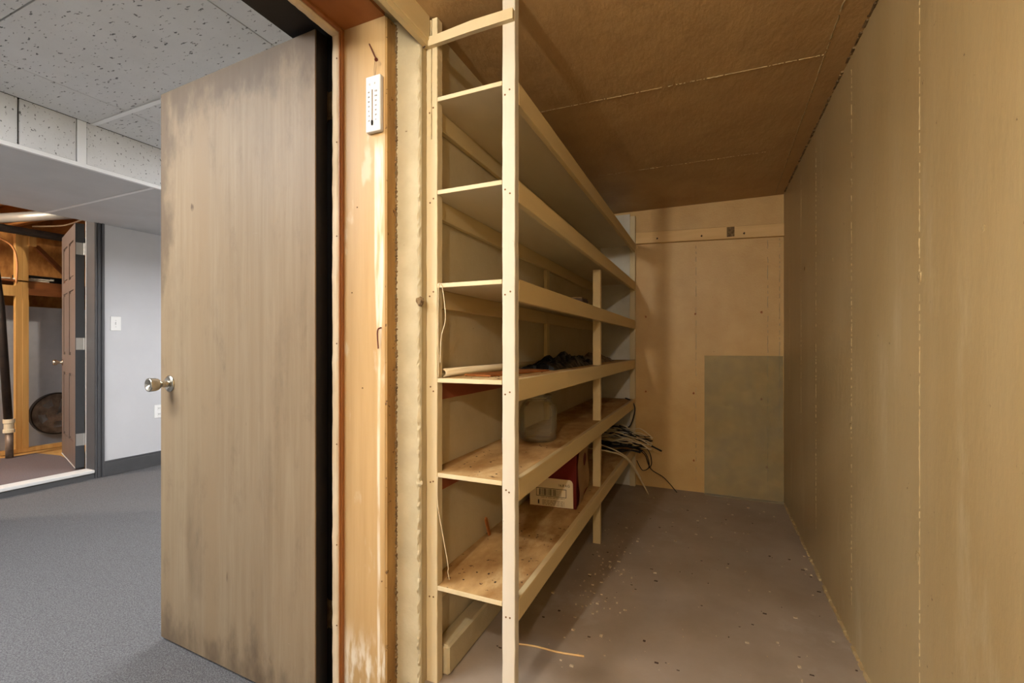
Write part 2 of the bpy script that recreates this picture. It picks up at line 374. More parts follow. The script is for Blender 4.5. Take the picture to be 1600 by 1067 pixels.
# curled paint along the wall and ceiling corners
bm = bmesh.new()
rnd = random.Random(4)
for i in range(230):
    y = rnd.uniform(.75, 3.2); s = rnd.uniform(.003, .008)
    box(bm, XR-s, XR+.001, y, y+rnd.uniform(.004, .02), ZC-s*rnd.uniform(.3, 1), ZC+.001)
o = obj('peeling_edge', bm, M['mortar'], wr); o['kind'] = 'stuff'
bm = bmesh.new()
for i in range(170):
    y = rnd.uniform(1.3, 3.25); s = rnd.uniform(.003, .010)
    box(bm, XR-s, XR+.001, y, y+rnd.uniform(.01, .04), ZF-.001, ZF+s*rnd.uniform(.3, 1.2))
o = obj('floor_edge_crust', bm, M['ridge'], wr); o['kind'] = 'stuff'

# concrete end face, its crumbling beads, and the header board over the opening
bm = bmesh.new(); box(bm, -.843, XL+.001, YJ-.004, YJ+.01, ZF, 2.04); obj('concrete_end_face', bm, M['concrete_end'], wl)
bm = bmesh.new(); ragged(bm, -.845, -.8395, YJ-.003, ZF, 2.03, .006, .006, 520, 'r', 3); obj('mortar_bead', bm, M['mortar'], wl)
bm = bmesh.new(); ragged(bm, XL-.008, XL+.001, YJ-.003, ZF, 1.95, .006, .006, 160, 'l', 5); obj('corner_bead', bm, M['concrete_end'], wl)
bm = bmesh.new(); lump(bm, (XL, YJ-.006, 1.22), .013, .6, 'y', 301); obj('plaster_lump', bm, M['mortar'], wl)
bm = bmesh.new(); lump(bm, (XL-.004, YJ-.004, .70), .012, .6, 'y', 302); obj('plaster_lump', bm, M['concrete_end'], wl)
t2 = struct('trim_2', M['railpaint'], 'cream painted board along the ceiling over the doorway', (XL, XL+.016, .0, 1.108, 1.952, ZC))
bm = bmesh.new(); box(bm, XL+.012, XL+.020, .0, 1.10, 1.968, 1.985, .002); obj('moulding_lip', bm, M['railpaint'], t2)
foot = struct('trim_3', M['concrete_end'], 'low concrete ledge along the floor under the shelves', (XL, XL+.055, 1.15, YF, ZF, .21), bev=.006)

# ------------------------------------------------------------------ door frame
fr = thing('trim_1', (-.95, 1.07, 0), 'bare wooden door frame of the cold room doorway with foam weatherstrip', None, kind='structure')
part('jamb_panel', M['plyjamb'], fr, (-1.0, -.849, 1.045, 1.089, .0, 2.034))
part('jamb_edge_board', M['jambedge'], fr, (-.849, -.842, 1.046, 1.091, .0, 2.03))
part('head_panel', M['headwood'], fr, (-1.0, -.85, .22, 1.045, 2.034, 2.05))
part('stop_moulding', M['stop'], fr, (-1.013, -1.0, 1.036, 1.089, 0, 2.034), (-1.009, -1.004, 1.031, 1.04, 0, 2.030), bev=.001)
part('stop_moulding', M['stop'], fr, (-1.013, -1.0, .22, 1.036, 2.026, 2.05), bev=.001)
def foamstrip(bm, P, Q, w, d, axis):
    n = 70; rnd = random.Random(5); rows = []
    P = Vector(P); Q = Vector(Q)
    for i in range(n+1):
        c = P.lerp(Q, i/n); j = rnd.uniform(-.0008, .0008)-(.0012 if i % 9 == 0 else 0)
        sec = [(-w/2, d*.5), (-w/2, -d*.4+j), (-w*.2, -d*.5+j), (w*.2, -d*.45+j), (w/2, -d*.2), (w/2, d*.5)]
        rows.append([bm.verts.new(c+(Vector((s, t, 0)) if axis == 'z' else Vector((s, 0, -t-0.0)) if False else (Vector((s, t, 0)) if axis == 'z' else Vector((s, 0, t))))) for s, t in sec])
    for A, B in zip(rows, rows[1:]):
        for k in range(6): bm.faces.new((A[k], A[(k+1) % 6], B[(k+1) % 6], B[k]))
    bm.faces.new(rows[0][::-1]); bm.faces.new(rows[-1]); bmesh.ops.recalc_face_normals(bm, faces=bm.faces)
bm = bmesh.new(); foamstrip(bm, (-1.027, 1.046, 0), (-1.027, 1.046, 2.026), .026, .018, 'z'); obj('weatherstrip', bm, M['weather'], fr)
bm = bmesh.new(); foamstrip(bm, (-1.027, .22, 2.028), (-1.027, 1.046, 2.028), .026, .018, 'y'); obj('weatherstrip', bm, M['weather'], fr)
part('outer_jamb', M['black'], fr, (-1.10, -1.036, 1.062, 1.089, 0, 2.04))
part('outer_head', M['black'], fr, (-1.178, -1.036, .20, 1.16, 2.04, 2.10))
part('outer_head_lip', M['black'], fr, (-1.055, -1.04, .22, 1.06, 2.028, 2.04))
nl = mesh_only(lambda b: lathe(b, [(0, 0), (.0022, 0), (.0022, .0012), (0, .0016)], (0, 0, 0), (0, -1, 0), 8), M['nailhead'])
for z in (1.95, 1.70, 1.42, 1.1, .8, .5, .26):
    linked('nail', nl, (-1.02, 1.036, z), fr)
for x, z in ((-.97, 1.25), (-.93, .97), (-.86, .42), (-.95, 1.5)):
    linked('nail', nl, (x, 1.045, z), fr)

# the open slab door
d1 = thing('door_1', (-1.07, 1.02, .0), 'open flat veneered door with round metal knob', 'door', kind='structure')
P0, P1 = Vector((-1.07, 1.002)), Vector((-1.877, 1.034)); dv = (P1-P0).normalized(); dn = Vector((dv.y, -dv.x))
if dn.y < 0: dn = -dn
def doorpt(u, n): return P0+dv*u+dn*n
LW = (P1-P0).length
bm = bmesh.new()
prism(bm, [doorpt(.001, 0), doorpt(LW-.001, 0), doorpt(LW-.001, .004), doorpt(.001, .004)][::-1], .012, 2.03)
obj('veneer_face', bm, M['veneer'], d1)
bm = bmesh.new()
prism(bm, [doorpt(0, .004), doorpt(LW, .004), doorpt(LW, .044), doorpt(0, .044)][::-1], .012, 2.031)
obj('door_core', bm, M['black'], d1)
kp = doorpt(LW-.058, 0); kax = (-dn.x, -dn.y, 0)
kb = bmesh.new(); lathe(kb, [(0, 0), (.031, 0), (.031, .002), (.028, .005), (.022, .008), (.014, .010), (0, .010)], (kp.x, kp.y, .955), kax, 32); kn = obj('rosette', kb, M['chrome'], d1, True)
kb = bmesh.new(); lathe(kb, [(.012, .006), (.012, .016), (.0105, .018), (.0125, .021), (.0105, .024), (.0115, .030), (.016, .034), (.021, .040), (.0235, .048), (.0245, .066), (.0235, .069), (.020, .070), (.0185, .067), (.006, .066), (.005, .063), (0, .063)], (kp.x, kp.y, .955), kax, 32)
tag(obj('knob', kb, M['chrome'], d1, True), 'round brushed metal knob')
for z in (1.83, .27):
    kb = bmesh.new(); tube(kb, [(-1.083, 1.056, z-.045), (-1.083, 1.056, z+.045)], .006, 10, False); box(kb, -1.081, -1.06, 1.058, 1.061, z-.042, z+.042)
    tag(obj('hinge', kb, M['hingeold'], d1), 'old brass coloured hinge')

# ------------------------------------------------------------------ office beyond the doorway
XW = -4.68; ZM = 2.385; ZB = 2.123; XB = -3.30
carp = struct('floor', M['carpet'], 'grey loop pile carpet of the basement room', (XW-.1, -.80, -3.2, 3.7, -.06, 0))
struct('wall_back', M['whitewall'], 'plain white wall closing the basement room', (XW-.1, -1.06, 3.6, 3.7, 0, 2.6))
struct('wall_front', M['whitewall'], 'white wall of the basement room behind the viewer', (XW-.1, -1.06, -3.3, -3.2, 0, 2.6))
ww = struct('wall_white', M['whitewall'], 'pale grey white wall with light switch beside dark door casing', (XW-.1, XW, 2.095, 3.6, 0, 2.6), (XW-.1, XW, -3.2, .9, 0, 2.6), (XW-.1, XW, .9, 2.095, 2.2, 2.6))
bb = struct('baseboard_white', M['greybase'], 'dark grey baseboard along the white wall', (XW, XW+.015, 2.14, 3.6, 0, .112), bev=.003)
part('baseboard_cap', M['greybase'], bb, (XW, XW+.010, 2.14, 3.6, .112, .128), bev=.003)
cs = thing('trim_4', (XW, 2.08, 0), 'dark grey moulded door casing beside the white wall', None, kind='structure')
part('jamb_face', M['greybase'], cs, (XW-.125, XW+.002, 2.080, 2.095, 0, 2.2))
for y0, y1, t in ((2.083, 2.096, .010), (2.097, 2.112, .015), (2.112, 2.122, .011), (2.123, 2.142, .020)):
    part('casing_bead', M['greybase'], cs, (XW, XW+t, y0, y1, 0, ZB), bev=.003)
part('white_stop', M['whiteplastic'], cs, (XW-.130, XW-.124, 2.078, 2.088, .066, 2.2))
th = struct('trim_5', M['threshold'], 'white threshold strip at the utility room doorway', (XW-.11, XW+.012, .9, 2.079, .045, .072), bev=.004)
part('riser', M['greybase'], th, (XW-.08, XW, .9, 2.079, 0, .045))
# ceiling: a backing slab with tiles and bars as parts
mc = struct('ceiling', M['seam'], 'white tiled ceiling of the basement room', (XB, -1.06, -3.2, 3.6, ZM+.02, ZM+.06))
xs = [-3.296, -2.94, -1.72, -1.062]; ys = [-3.2+0, -2.813, -2.203, -1.593, -.983, -.373, .237, .847, 1.457, 2.067, 2.677, 3.287, 3.598]
for i in range(3):
    for j in range(12):
        if (i == 1 and j in (3, 5, 10)): continue
        part('ceiling_tile', M['tile'], mc, (xs[i]+.003, xs[i+1]-.003, ys[j]+.003, ys[j+1]-.003, ZM, ZM+.02))
for j in [q for q in range(1, 12) if q != 7]:
    part('ceiling_bar', M['tbar'], mc, (-3.296, -1.062, ys[j]-.012, ys[j]+.012, ZM-.005, ZM-.0005))
bk = struct('wall_bulkhead', M['seam'], 'boxed bulkhead faced with ceiling tiles over the white wall', (XW-.1, XB-.02, -3.2, 3.6, ZB+.02, ZM+.06))
for y0, y1 in ((-3.2, -.25), (-.245, .57), (.575, 1.145), (1.15, 1.385), (1.43, 2.65), (2.69, 3.6)):
    part('face_tile', M['tile'], bk, (XB-.02, XB, y0+.002, y1-.002, ZB+.022, ZM-.001))
for y in (1.4075, 2.67): part('face_bar', M['tbar'], bk, (XB-.02, XB+.004, y-.021, y+.021, ZB+.02, ZM-.001))
part('edge_angle', M['tbar'], bk, (XB-.02, XB+.003, -3.2, 3.6, ZB-.002, ZB+.02))
for y0, y1 in ((-3.2, -.64), (-.64, .57), (.57, 1.78), (1.78, 2.99), (2.99, 3.6)):
    part('soffit_panel', M['bulkpanel'], bk, (XW-.02, XB-.02, y0+.003, y1-.003, ZB, ZB+.02))
    part('soffit_bar', M['tbar'], bk, (XW, XB-.02, y1-.010, y1+.010, ZB-.003, ZB-.0003))

def panel_light(x, y, label):
    t = thing('ceiling_light', (x, y, ZM-.002), label, 'light', 'flush ceiling panels in the basement room')
    part('light_frame', M['tbar'], t, (x-.605, x+.605, y-.30, y-.275, ZM-.004, ZM+.02), (x-.605, x+.605, y+.275, y+.30, ZM-.004, ZM+.02), (x-.605, x-.58, y-.275, y+.275, ZM-.004, ZM+.02), (x+.58, x+.605, y-.275, y+.275, ZM-.004, ZM+.02))
    part('diffuser', emit('panel_glow', (.97, .98, 1, 1), PANEL), t, (x-.58, x+.58, y-.275, y+.275, ZM, ZM+.012))
panel_light(-2.33, (ys[3]+ys[4])/2, 'flush ceiling light panel behind the viewer')
panel_light(-2.33, (ys[5]+ys[6])/2, 'flush ceiling light panel just outside the cold room doorway')
panel_light(-2.33, (ys[10]+ys[11])/2, 'flush ceiling light panel hidden behind the open door')

sw = thing('light_switch', (XW, 2.226, 1.23), 'white toggle light switch on the white wall', 'switch')
part('cover_plate', M['whiteplastic'], sw, (XW, XW+.006, 2.188, 2.264, 1.230, 1.350), bev=.002)
part('toggle', M['whiteplastic'], sw, (XW+.005, XW+.018, 2.221, 2.231, 1.280, 1.305), bev=.002)
nl2 = mesh_only(lambda b: lathe(b, [(0, 0), (.003, 0), (.003, .001), (0, .0014)], (0, 0, 0), (1, 0, 0), 8), M['hinge'])
for z in (1.262, 1.318): linked('screw', nl2, (XW+.006, 2.226, z), sw)
ol = thing('wall_outlet', (XW, 2.56, .435), 'white wall outlet low on the wall at the edge of the door', 'outlet')
part('cover_plate', M['whiteplastic'], ol, (XW, XW+.006, 2.522, 2.598, .435, .555), bev=.002)
for z in (.468, .522):
    s = part('socket', M['whiteplastic'], ol, (XW+.004, XW+.009, 2.545, 2.575, z-.017, z+.017), bev=.003)
    part('slot', M['ink'], s, (XW+.008, XW+.0095, 2.553, 2.556, z-.004, z+.008), (XW+.008, XW+.0095, 2.564, 2.567, z-.004, z+.008))

# ------------------------------------------------------------------ utility room
UZ = .065
struct('floor', M['stud'], 'bare wooden subfloor of the utility room', (-6.6, XW-.11, -.2, 3.4, 0, UZ-.006))
bm = bmesh.new(); prism(bm, [(XW-.11, .0), (XW-.11, 2.08), (-5.62, 2.24), (-5.98, 2.20), (-6.03, .0)], UZ-.006, UZ)
o = obj('utility_carpet', bm, M['ucarpet']); tag(o, 'taupe carpet piece on the utility room floor', 'carpet')
struct('wall_utility', M['greywall'], 'grey foundation wall behind the wooden studs', (-6.45, -6.35, -.2, 3.4, 0, 1.50))
struct('wall_rim', M['joist'], 'wooden rim boards above the foundation wall', (-6.75, -6.65, -.2, 3.4, 1.50, 2.6))
struct('wall_utility_side', M['greywall'], 'grey side wall of the utility room', (-6.75, XW-.1, 3.3, 3.4, 0, 2.6), (-6.75, XW-.1, -.3, -.2, 0, 2.6))
uc = struct('ceiling', M['joist'], 'bare wooden subfloor above the utility room joists', (-6.75, XW-.1, -.2, 3.4, 2.52, 2.56))
for y in (.6, 1.0, 1.4, 1.8, 2.2, 2.6, 3.0):
    part('joist', M['joist'] if int(y*10) % 8 else M['darkwood'], uc, (-6.65, XW-.1, y-.02, y+.02, 2.30, 2.52))
su = thing('stud_wall', (-6.12, 2.0, UZ), 'open yellow timber stud frame in the utility room', 'stud frame')
part('bottom_plate', M['stud'], su, (-6.165, -6.12, .2, 3.2, UZ, UZ+.04))
part('stud', M['stud'], su, (-6.165, -6.12, 2.11, 2.155, UZ+.04, 2.19))
part('stud', M['stud'], su, (-6.16, -6.115, 2.157, 2.20, UZ+.04, 1.55))
part('stud', M['stud'], su, (-6.165, -6.12, 2.157, 2.20, 1.55, 2.17))
part('stud', M['stud'], su, (-6.165, -6.12, 1.93, 1.985, UZ+.04, 2.19))
part('ledger', M['darkwood'], su, (-6.16, -6.12, 2.20, 3.2, 1.60, 1.72))
part('ledger', M['stud'], su, (-6.16, -6.12, 1.0, 2.11, 1.58, 1.68))
part('storage_deck', M['darkwood'], su, (-6.65, -6.12, 1.0, 3.2, 1.722, 1.735))
part('block', M['stud'], su, (-6.16, -6.10, 2.20, 2.25, 2.08, 2.18))
bm = bmesh.new(); prism_axis(bm, [(2.28, 2.12), (2.33, 2.12), (2.62, 1.80), (2.57, 1.80)], -6.30, -6.26, 'x'); obj('brace', bm, M['darkwood'], su)
for k, (y0, z, l) in enumerate(((2.10, 1.737, .26), (2.22, 1.752, .17), (1.98, 1.737, .1))):
    bm = bmesh.new(); box(bm, -6.42, -6.13, y0, y0+l, z, z+.014, .004)
    for v in bm.verts: v.co.z += .004*math.sin(40*v.co.y)
    tag(obj('paper_stack', bm, M['paper']), ('long folded white paper bundle on the utility ledge', 'short white paper stack on top of the folded bundle', 'small white paper bundle left of the stud')[k], 'paper')
t = part('dark_case', M['black'], None, (-6.58, -6.43, 2.24, 2.6, 1.737, 1.83), bev=.005); tag(t, 'long black case behind the papers on the utility ledge', 'case')
part('case_latch', M['duct'], t, (-6.431, -6.426, 2.28, 2.31, 1.79, 1.81)); part('case_latch', M['duct'], t, (-6.431, -6.426, 2.48, 2.51, 1.79, 1.81))
# black drain stack with a cream coupling
pk = thing('drain_pipe', (-5.93, 2.0, UZ), 'leaning black pipe with a cream coupling near its foot', 'pipe')
bm = bmesh.new(); tube(bm, [(-5.93, 1.90, 1.9), (-5.93, 1.945, 1.45), (-5.93, 1.995, .42)], .030, 14, False); obj('pipe_body', bm, M['iron'], pk, True)
bm = bmesh.new(); lathe(bm, [(0, 0), (.040, 0), (.040, .03), (.034, .035), (.034, .085), (.040, .09), (.040, .125), (0, .125)], (-5.93, 2.000, .30), (0, 0, 1), 18); obj('coupling', bm, M['coupling'], pk)
bm = bmesh.new(); tube(bm, [(-5.93, 2.002, .30), (-5.93, 2.003, UZ)], .027, 14, False); obj('pipe_foot', bm, M['rust'], pk, True)
bm = bmesh.new(); tube(bm, [(-5.85, .6, 2.165), (-5.85, 1.9, 2.163), (-5.85, 2.9, 2.165)], .036, 14, False); tag(obj('overhead_pipe', bm, M['iron']), 'black pipe running level under the joists', 'pipe')
bm = bmesh.new(); tube(bm, [(-6.3, 1.82, 2.25), (-5.0, 2.12, 2.245)], .042, 16, False); tag(obj('round_duct', bm, M['duct'], None, True), 'round silver duct crossing under the joists', 'duct')
bm = bmesh.new(); tube(bm, [(-6.08, 1.96, 2.12), (-6.08, 2.07, 2.05), (-6.08, 2.105, 1.9), (-6.08, 2.10, 1.70)], .008, 8); tag(obj('orange_cable', bm, M['wire'], None, True), 'orange cable curving onto the timber stud', 'cable')
bm = bmesh.new(); tube(bm, [(-5.9, 2.15, 2.235), (-5.5, 2.22, 2.22), (-5.1, 2.2, 2.235)], .007, 8); tag(obj('white_cable', bm, M['wirewhite'], None, True), 'white cable strung under the joists', 'cable')
# half disc of dark steel leaning on the foundation wall
wh = thing('steel_disc', (-6.24, 2.46, .19), 'dark worn steel disc with cut-out quarter leaning on foundation wall', 'disc')
bm = bmesh.new()
Rw = .205; cy, cz = 2.46, .40
def dy(r, a, x): return bm.verts.new((x, cy+r*math.cos(a), cz+r*math.sin(a)))
def sector(bm, r0, r1, a0, a1, x0, x1, n=28):
    rows = []
    for i in range(n+1):
        a = R(a0+(a1-a0)*i/n); rows.append([dy(r0, a, x0), dy(r1, a, x0), dy(r1, a, x1), dy(r0, a, x1)])
    for A, B in zip(rows, rows[1:]):
        for k in range(4): bm.faces.new((A[k], A[(k+1) % 4], B[(k+1) % 4], B[k]))
    bm.faces.new(rows[0]); bm.faces.new(rows[-1][::-1])
sector(bm, .150, Rw, 78, 360, -6.255, -6.225, 44); sector(bm, .012, .085, 78, 360, -6.255, -6.235)
for a0, a1 in ((78, 106), (144, 180), (220, 258), (298, 360)): sector(bm, .083, .152, a0, a1, -6.255, -6.238, 6)
bmesh.ops.recalc_face_normals(bm, faces=bm.faces); obj('disc_plate', bm, M['rust'], wh)
bm = bmesh.new(); sector(bm, Rw-.001, Rw+.010, 78, 360, -6.262, -6.21, 44); bmesh.ops.recalc_face_normals(bm, faces=bm.faces); obj('rim', bm, M['iron'], wh)
# six panel door
H0, H1 = Vector((-4.85, 2.027)), Vector((-5.655, 2.264)); hv = (H1-H0).normalized(); hn = Vector((-hv.y, hv.x))
if hn.y < 0: hn = -hn
d2 = thing('door_2', (H0.x, H0.y, UZ), 'open taupe six panel door of the utility room', 'door', kind='structure')
HL = (H1-H0).length
def hp(u, n): return H0+hv*u+hn*n
def dbox(name, m, u0, u1, n0, n1, z0, z1, par=d2):
    bm = bmesh.new(); prism(bm, [hp(u0, n0), hp(u1, n0), hp(u1, n1), hp(u0, n1)], z0, z1); bmesh.ops.recalc_face_normals(bm, faces=bm.faces); return obj(name, bm, m, par)
zt = 2.125; z0 = UZ+.012
dbox('door_core', M['door2'], .003, HL, .011, .05, z0, zt)
dbox('hinge_edge', M['door2edge'], 0, .003, 0, .056, z0, zt)
cols = ((0.003, .11), (HL/2-.05, HL/2+.05), (HL-.11, HL))
for u0, u1 in cols: dbox('stile', M['door2'], u0, u1, 0, .011, z0, zt)
rows = ((z0, .28), (.86, 1.02), (1.58, 1.68), (2.0, zt))
for a, b in rows:
    for u0, u1 in ((.11, HL/2-.05), (HL/2+.05, HL-.11)): dbox('rail', M['door2'], u0, u1, 0, .011, a, b)
for (a, b) in ((.28, .86), (1.02, 1.58), (1.68, 2.0)):
    for u0, u1 in ((.11, HL/2-.05), (HL/2+.05, HL-.11)): dbox('raised_panel', M['door2'], u0+.025, u1-.025, .003, .011, a+.025, b-.025)
dbox('bottom_sweep', M['threshold'], .0, HL, -.003, .0, z0, z0+.008)
for z in (1.913, 1.116, .314):
    bm = bmesh.new(); prism(bm, [hp(-.003, .004), hp(-.003, .05), hp(0, .05), hp(0, .004)], z-.05, z+.05); tube(bm, [(*hp(-.006, .056), z-.05), (*hp(-.006, .056), z+.05)], .007, 8, False)
    bmesh.ops.recalc_face_normals(bm, faces=bm.faces); tag(obj('hinge', bm, M['hinge'], d2), 'silver hinge plate')
kp = hp(HL-.06, 0)
bm = bmesh.new(); lathe(bm, [(0, 0), (.03, 0), (.026, .006), (.011, .010), (.011, .028), (.024, .04), (.027, .055), (.022, .068), (0, .07)], (kp.x, kp.y, .945), (-hn.x, -hn.y, 0), 20); tag(obj('knob', bm, M['chrome'], d2, True), 'silver door knob')
# bare bulb of the utility room
ub = thing('utility_bulb', (-5.5, .4, 2.22), 'bare bulb in the utility room behind the white wall', 'light')
bm = bmesh.new(); lathe(bm, [(0, 0), (.02, .006), (.032, .03), (.028, .055), (.014, .08), (0, .08)], (-5.5, .4, 2.16), (0, 0, 1), 16); obj('bulb_glass', bm, emit('warm_glow', (1, .88, .72, 1), UBULB), ub, True)
bm = bmesh.new(); lathe(bm, [(0, .078), (.016, .078), (.016, .11), (.05, .12), (.05, .14), (0, .14)], (-5.5, .4, 2.16), (0, 0, 1), 16); obj('socket', bm, M['whiteplastic'], ub)

# ------------------------------------------------------------------ shelf unit
S = thing('storage_shelves', (-.62, 2.2, ZF), 'cream painted wooden shelf unit with six long shelves', 'shelf unit')
PM = M['shelfpaint']; RM = M['railpaint']
def wobble_post(name, x0, x1, y0, y1, z0, z1, seed, m=PM):
    bm = bmesh.new(); rnd = random.Random(seed); n = 48; rows = []
    for i in range(n+1):
        z = z0+(z1-z0)*i/n; e = [rnd.uniform(-.0007, .0007) for _ in range(4)]
        b = .0015
        rows.append([bm.verts.new(p+(z,)) for p in ((x0+e[0], y0+b), (x0+b+e[0], y0), (x1-b+e[1], y0), (x1+e[1], y0+b), (x1+e[1], y1), (x0+e[0], y1))])
    for A, B in zip(rows, rows[1:]):
        for k in range(6): bm.faces.new((A[k], A[(k+1) % 6], B[(k+1) % 6], B[k]))
    bm.faces.new(rows[0][::-1]); bm.faces.new(rows[-1]); bmesh.ops.recalc_face_normals(bm, faces=bm.faces)
    return obj(name, bm, m, S)
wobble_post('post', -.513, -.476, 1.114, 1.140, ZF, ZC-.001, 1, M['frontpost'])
wobble_post('post', XL+.001, -.719, 1.114, 1.141, ZF, 1.69, 2)
wobble_post('post', XL+.001, -.7395, 1.114, 1.141, 1.69, 2.036, 3)
wobble_post('post', -.7375, -.719, 1.114, 1.141, 1.69, 2.038, 4)
wobble_post('post', -.531, -.494, 2.222, 2.246, ZF, 1.47, 5, RM)
wobble_post('post', -.755, -.737, 2.13, 2.168, ZF, 1.47, 6, RM)
wobble_post('post', -.513, -.476, 3.24, 3.262, ZF, 2.0, 7)
wobble_post('post', -.755, -.72, 3.24, 3.262, ZF, 2.0, 8)
part('end_panel', M['whitepanel'], S, (-.72, -.514, 3.252, 3.262, ZF, 2.02))
TOPS = (1.807, 1.54, 1.272, 1.0, .728, .403)
for i, z in enumerate(TOPS):
    bm = bmesh.new(); prism(bm, [(-.718, 1.116), (-.514, 1.116), (-.514, 1.1405), (-.494, 1.1405), (-.494, 3.238), (-.756, 3.238), (-.756, 1.142), (-.718, 1.142)], z-.012, z)
    bmesh.ops.recalc_face_normals(bm, faces=bm.faces); obj('shelf_board', bm, M['boardpaint'] if i < 3 else M['boardworn'], S)
    bm = bmesh.new(); box(bm, -.718, -.514, 1.1135, 1.117, z-.0122, z+.0002, .0008); obj('board_edge_strip', bm, PM, S)
    bm = bmesh.new(); box(bm, -.4935, -.4755, 1.141, 3.239, z-.058, z+.002, .0015); obj('front_rail', bm, RM, S)
    bm = bmesh.new(); box(bm, -.7555, -.738, 1.143, 3.238, z-.068, z-.0125, .0015); o = obj('rear_ledger', bm, M['redledger'] if i in (3, 4) else RM, S)
    if i in (3, 4): o['label'] = 'red brown ledger under the shelf'
bm = bmesh.new(); prism_axis(bm, [(-.757, 1.953), (-.734, 1.952), (-.60, 1.956), (-.477, 1.957), (-.477, 1.985), (-.60, 1.986), (-.72, 1.978), (-.748, 1.980)], 1.100, 1.1135, 'y'); obj('cross_bar', bm, PM, S)
bm = bmesh.new(); lump(bm, (XL+.003, 1.098, 1.962), .011, .5, 'y', 77); obj('knot', bm, M['darkdebris'], S)
nl3 = mesh_only(lambda b: lathe(b, [(0, 0), (.0026, 0), (.0026, .0008), (.0012, .0010), (0, .0006)], (0, 0, 0), (0, -1, 0), 8), M['nailhead'])
rnd = random.Random(31)
for z in TOPS:
    for xc in (-.498, -.738):
        for k in (-.005, .007):
            linked('nail', nl3, (xc+k+rnd.uniform(-.002, .002), 1.1138, z-.03+rnd.uniform(-.012, .008)), S)

# bare bulb behind the viewer; second unseen bulb added to brighten the shelf interiors
bg = emit('bulb_glow', (1, .945, .84, 1), BULB); bg2 = emit('fill_bulb_glow', (1, .945, .84, 1), BULB*.85)
for bg_, loc, lab in ((bg, (-.63, -.36, 1.82), 'bare hanging bulb behind the viewer beside the doorway'), (bg2, (.12, -1.15, 1.82), 'added fill bulb behind the viewer near the right wall')):
    lb = thing('ceiling_bulb', loc, lab, 'light', 'bare bulbs of the cold room')
    bm = bmesh.new(); lathe(bm, [(0, 0), (.018, .005), (.030, .028), (.026, .050), (.013, .072), (0, .072)], loc, (0, 0, 1), 16); obj('bulb_glass', bm, bg_, lb, True)
    bm = bmesh.new(); lathe(bm, [(0, .07), (.016, .07), (.016, .12), (.006, .122), (.006, .205), (.05, .208), (.05, .222), (0, .222)], loc, (0, 0, 1), 16); obj('socket', bm, M['whiteplastic'], lb)

# ------------------------------------------------------------------ things on and around the shelves
bd = part('end_wall_board', M['pinepale'], None, (-.474, XR-.001, YF-.030, YF-.001, 1.808, 1.886), bev=.002)
for v in bd.data.vertices: v.co.z -= .03*(v.co.x+.45)/.9*1.0
tag(bd, 'pale pine board nailed across the end wall', 'board')
for x in (-.33, -.05, .20): 
    bm = bmesh.new(); lump(bm, (x, YF-.030, 1.836-.03*(x+.474)/.9), .006, .2, 'y', 500+int(x*100)); obj('knot', bm, M['darkdebris'], bd)
bm = bmesh.new(); box(bm, .10, .145, YF-.0335, YF-.0305, 1.80, 1.862); tag(obj('grey_tape', bm, M['mortar'], bd), 'grey stamped patch')
# glass sheet leaning on the end wall
bm = bmesh.new(); prism_axis(bm, [(3.228, ZF+.001), (3.233, ZF+.001), (3.277, 1.033), (3.272, 1.033)], -.033, .418, 'x'); tag(obj('glass_sheet', bm, M['pane']), 'dusty greenish glass sheet leaning against the end wall', 'glass sheet')
# jar
J = thing('glass_jar', (-.614, 1.668, .7285), 'big clear glass jar without lid on the second lowest shelf', 'jar')
prof = [(0, 0), (.060, 0), (.070, .006), (.073, .016), (.073, .115), (.070, .130), (.060, .145), (.051, .153), (.050, .158), (.050, .176), (.047, .176), (.047, .158), (.048, .152), (.057, .143), (.066, .129), (.069, .115), (.069, .018), (.064, .009), (0, .009)]
bm = bmesh.new(); lathe(bm, prof, (-.614, 1.668, .7285), (0, 0, 1), 40); obj('jar_body', bm, M['jar'], J, True)
bm = bmesh.new(); lathe(bm, [(.0505, .168), (.054, .170), (.054, .176), (.0505, .178), (.0505, .168)], (-.614, 1.668, .7285), (0, 0, 1), 40); obj('rim', bm, M['jar'], J, True)
bm = bmesh.new(); lathe(bm, [(.0505, .159), (.053, .161), (.053, .163), (.0505, .165), (.0505, .159)], (-.614, 1.668, .7285), (0, 0, 1), 40); obj('thread', bm, M['jar'], J, True)
# carton
B = thing('carton', (-.62, 2.02, .4035), 'red cardboard carton with white barcode label on the bottom shelf', 'box')
fa = Vector((-.718, 1.848)); fb = Vector((-.517, 1.868)); fv = (fb-fa).normalized(); fn = Vector((-fv.y, fv.x)); FW = (fb-fa).length
def bp(u, n): return fa+fv*u+fn*n
zb = .4035; zh = .27
bm = bmesh.new(); q = [bp(0, 0), bp(FW, 0), bp(FW, .33), bp(0, .33)]
lo = [bm.verts.new((p.x, p.y, zb)) for p in q]; hi = [bm.verts.new((p.x, p.y, zb+zh)) for p in q]
bm.faces.new(lo[::-1])
for i in range(4): bm.faces.new((lo[i], lo[(i+1) % 4], hi[(i+1) % 4], hi[i]))
bmesh.ops.solidify(bm, geom=bm.faces[:], thickness=.003)
obj('carton_body', bm, M['boxred'], B)
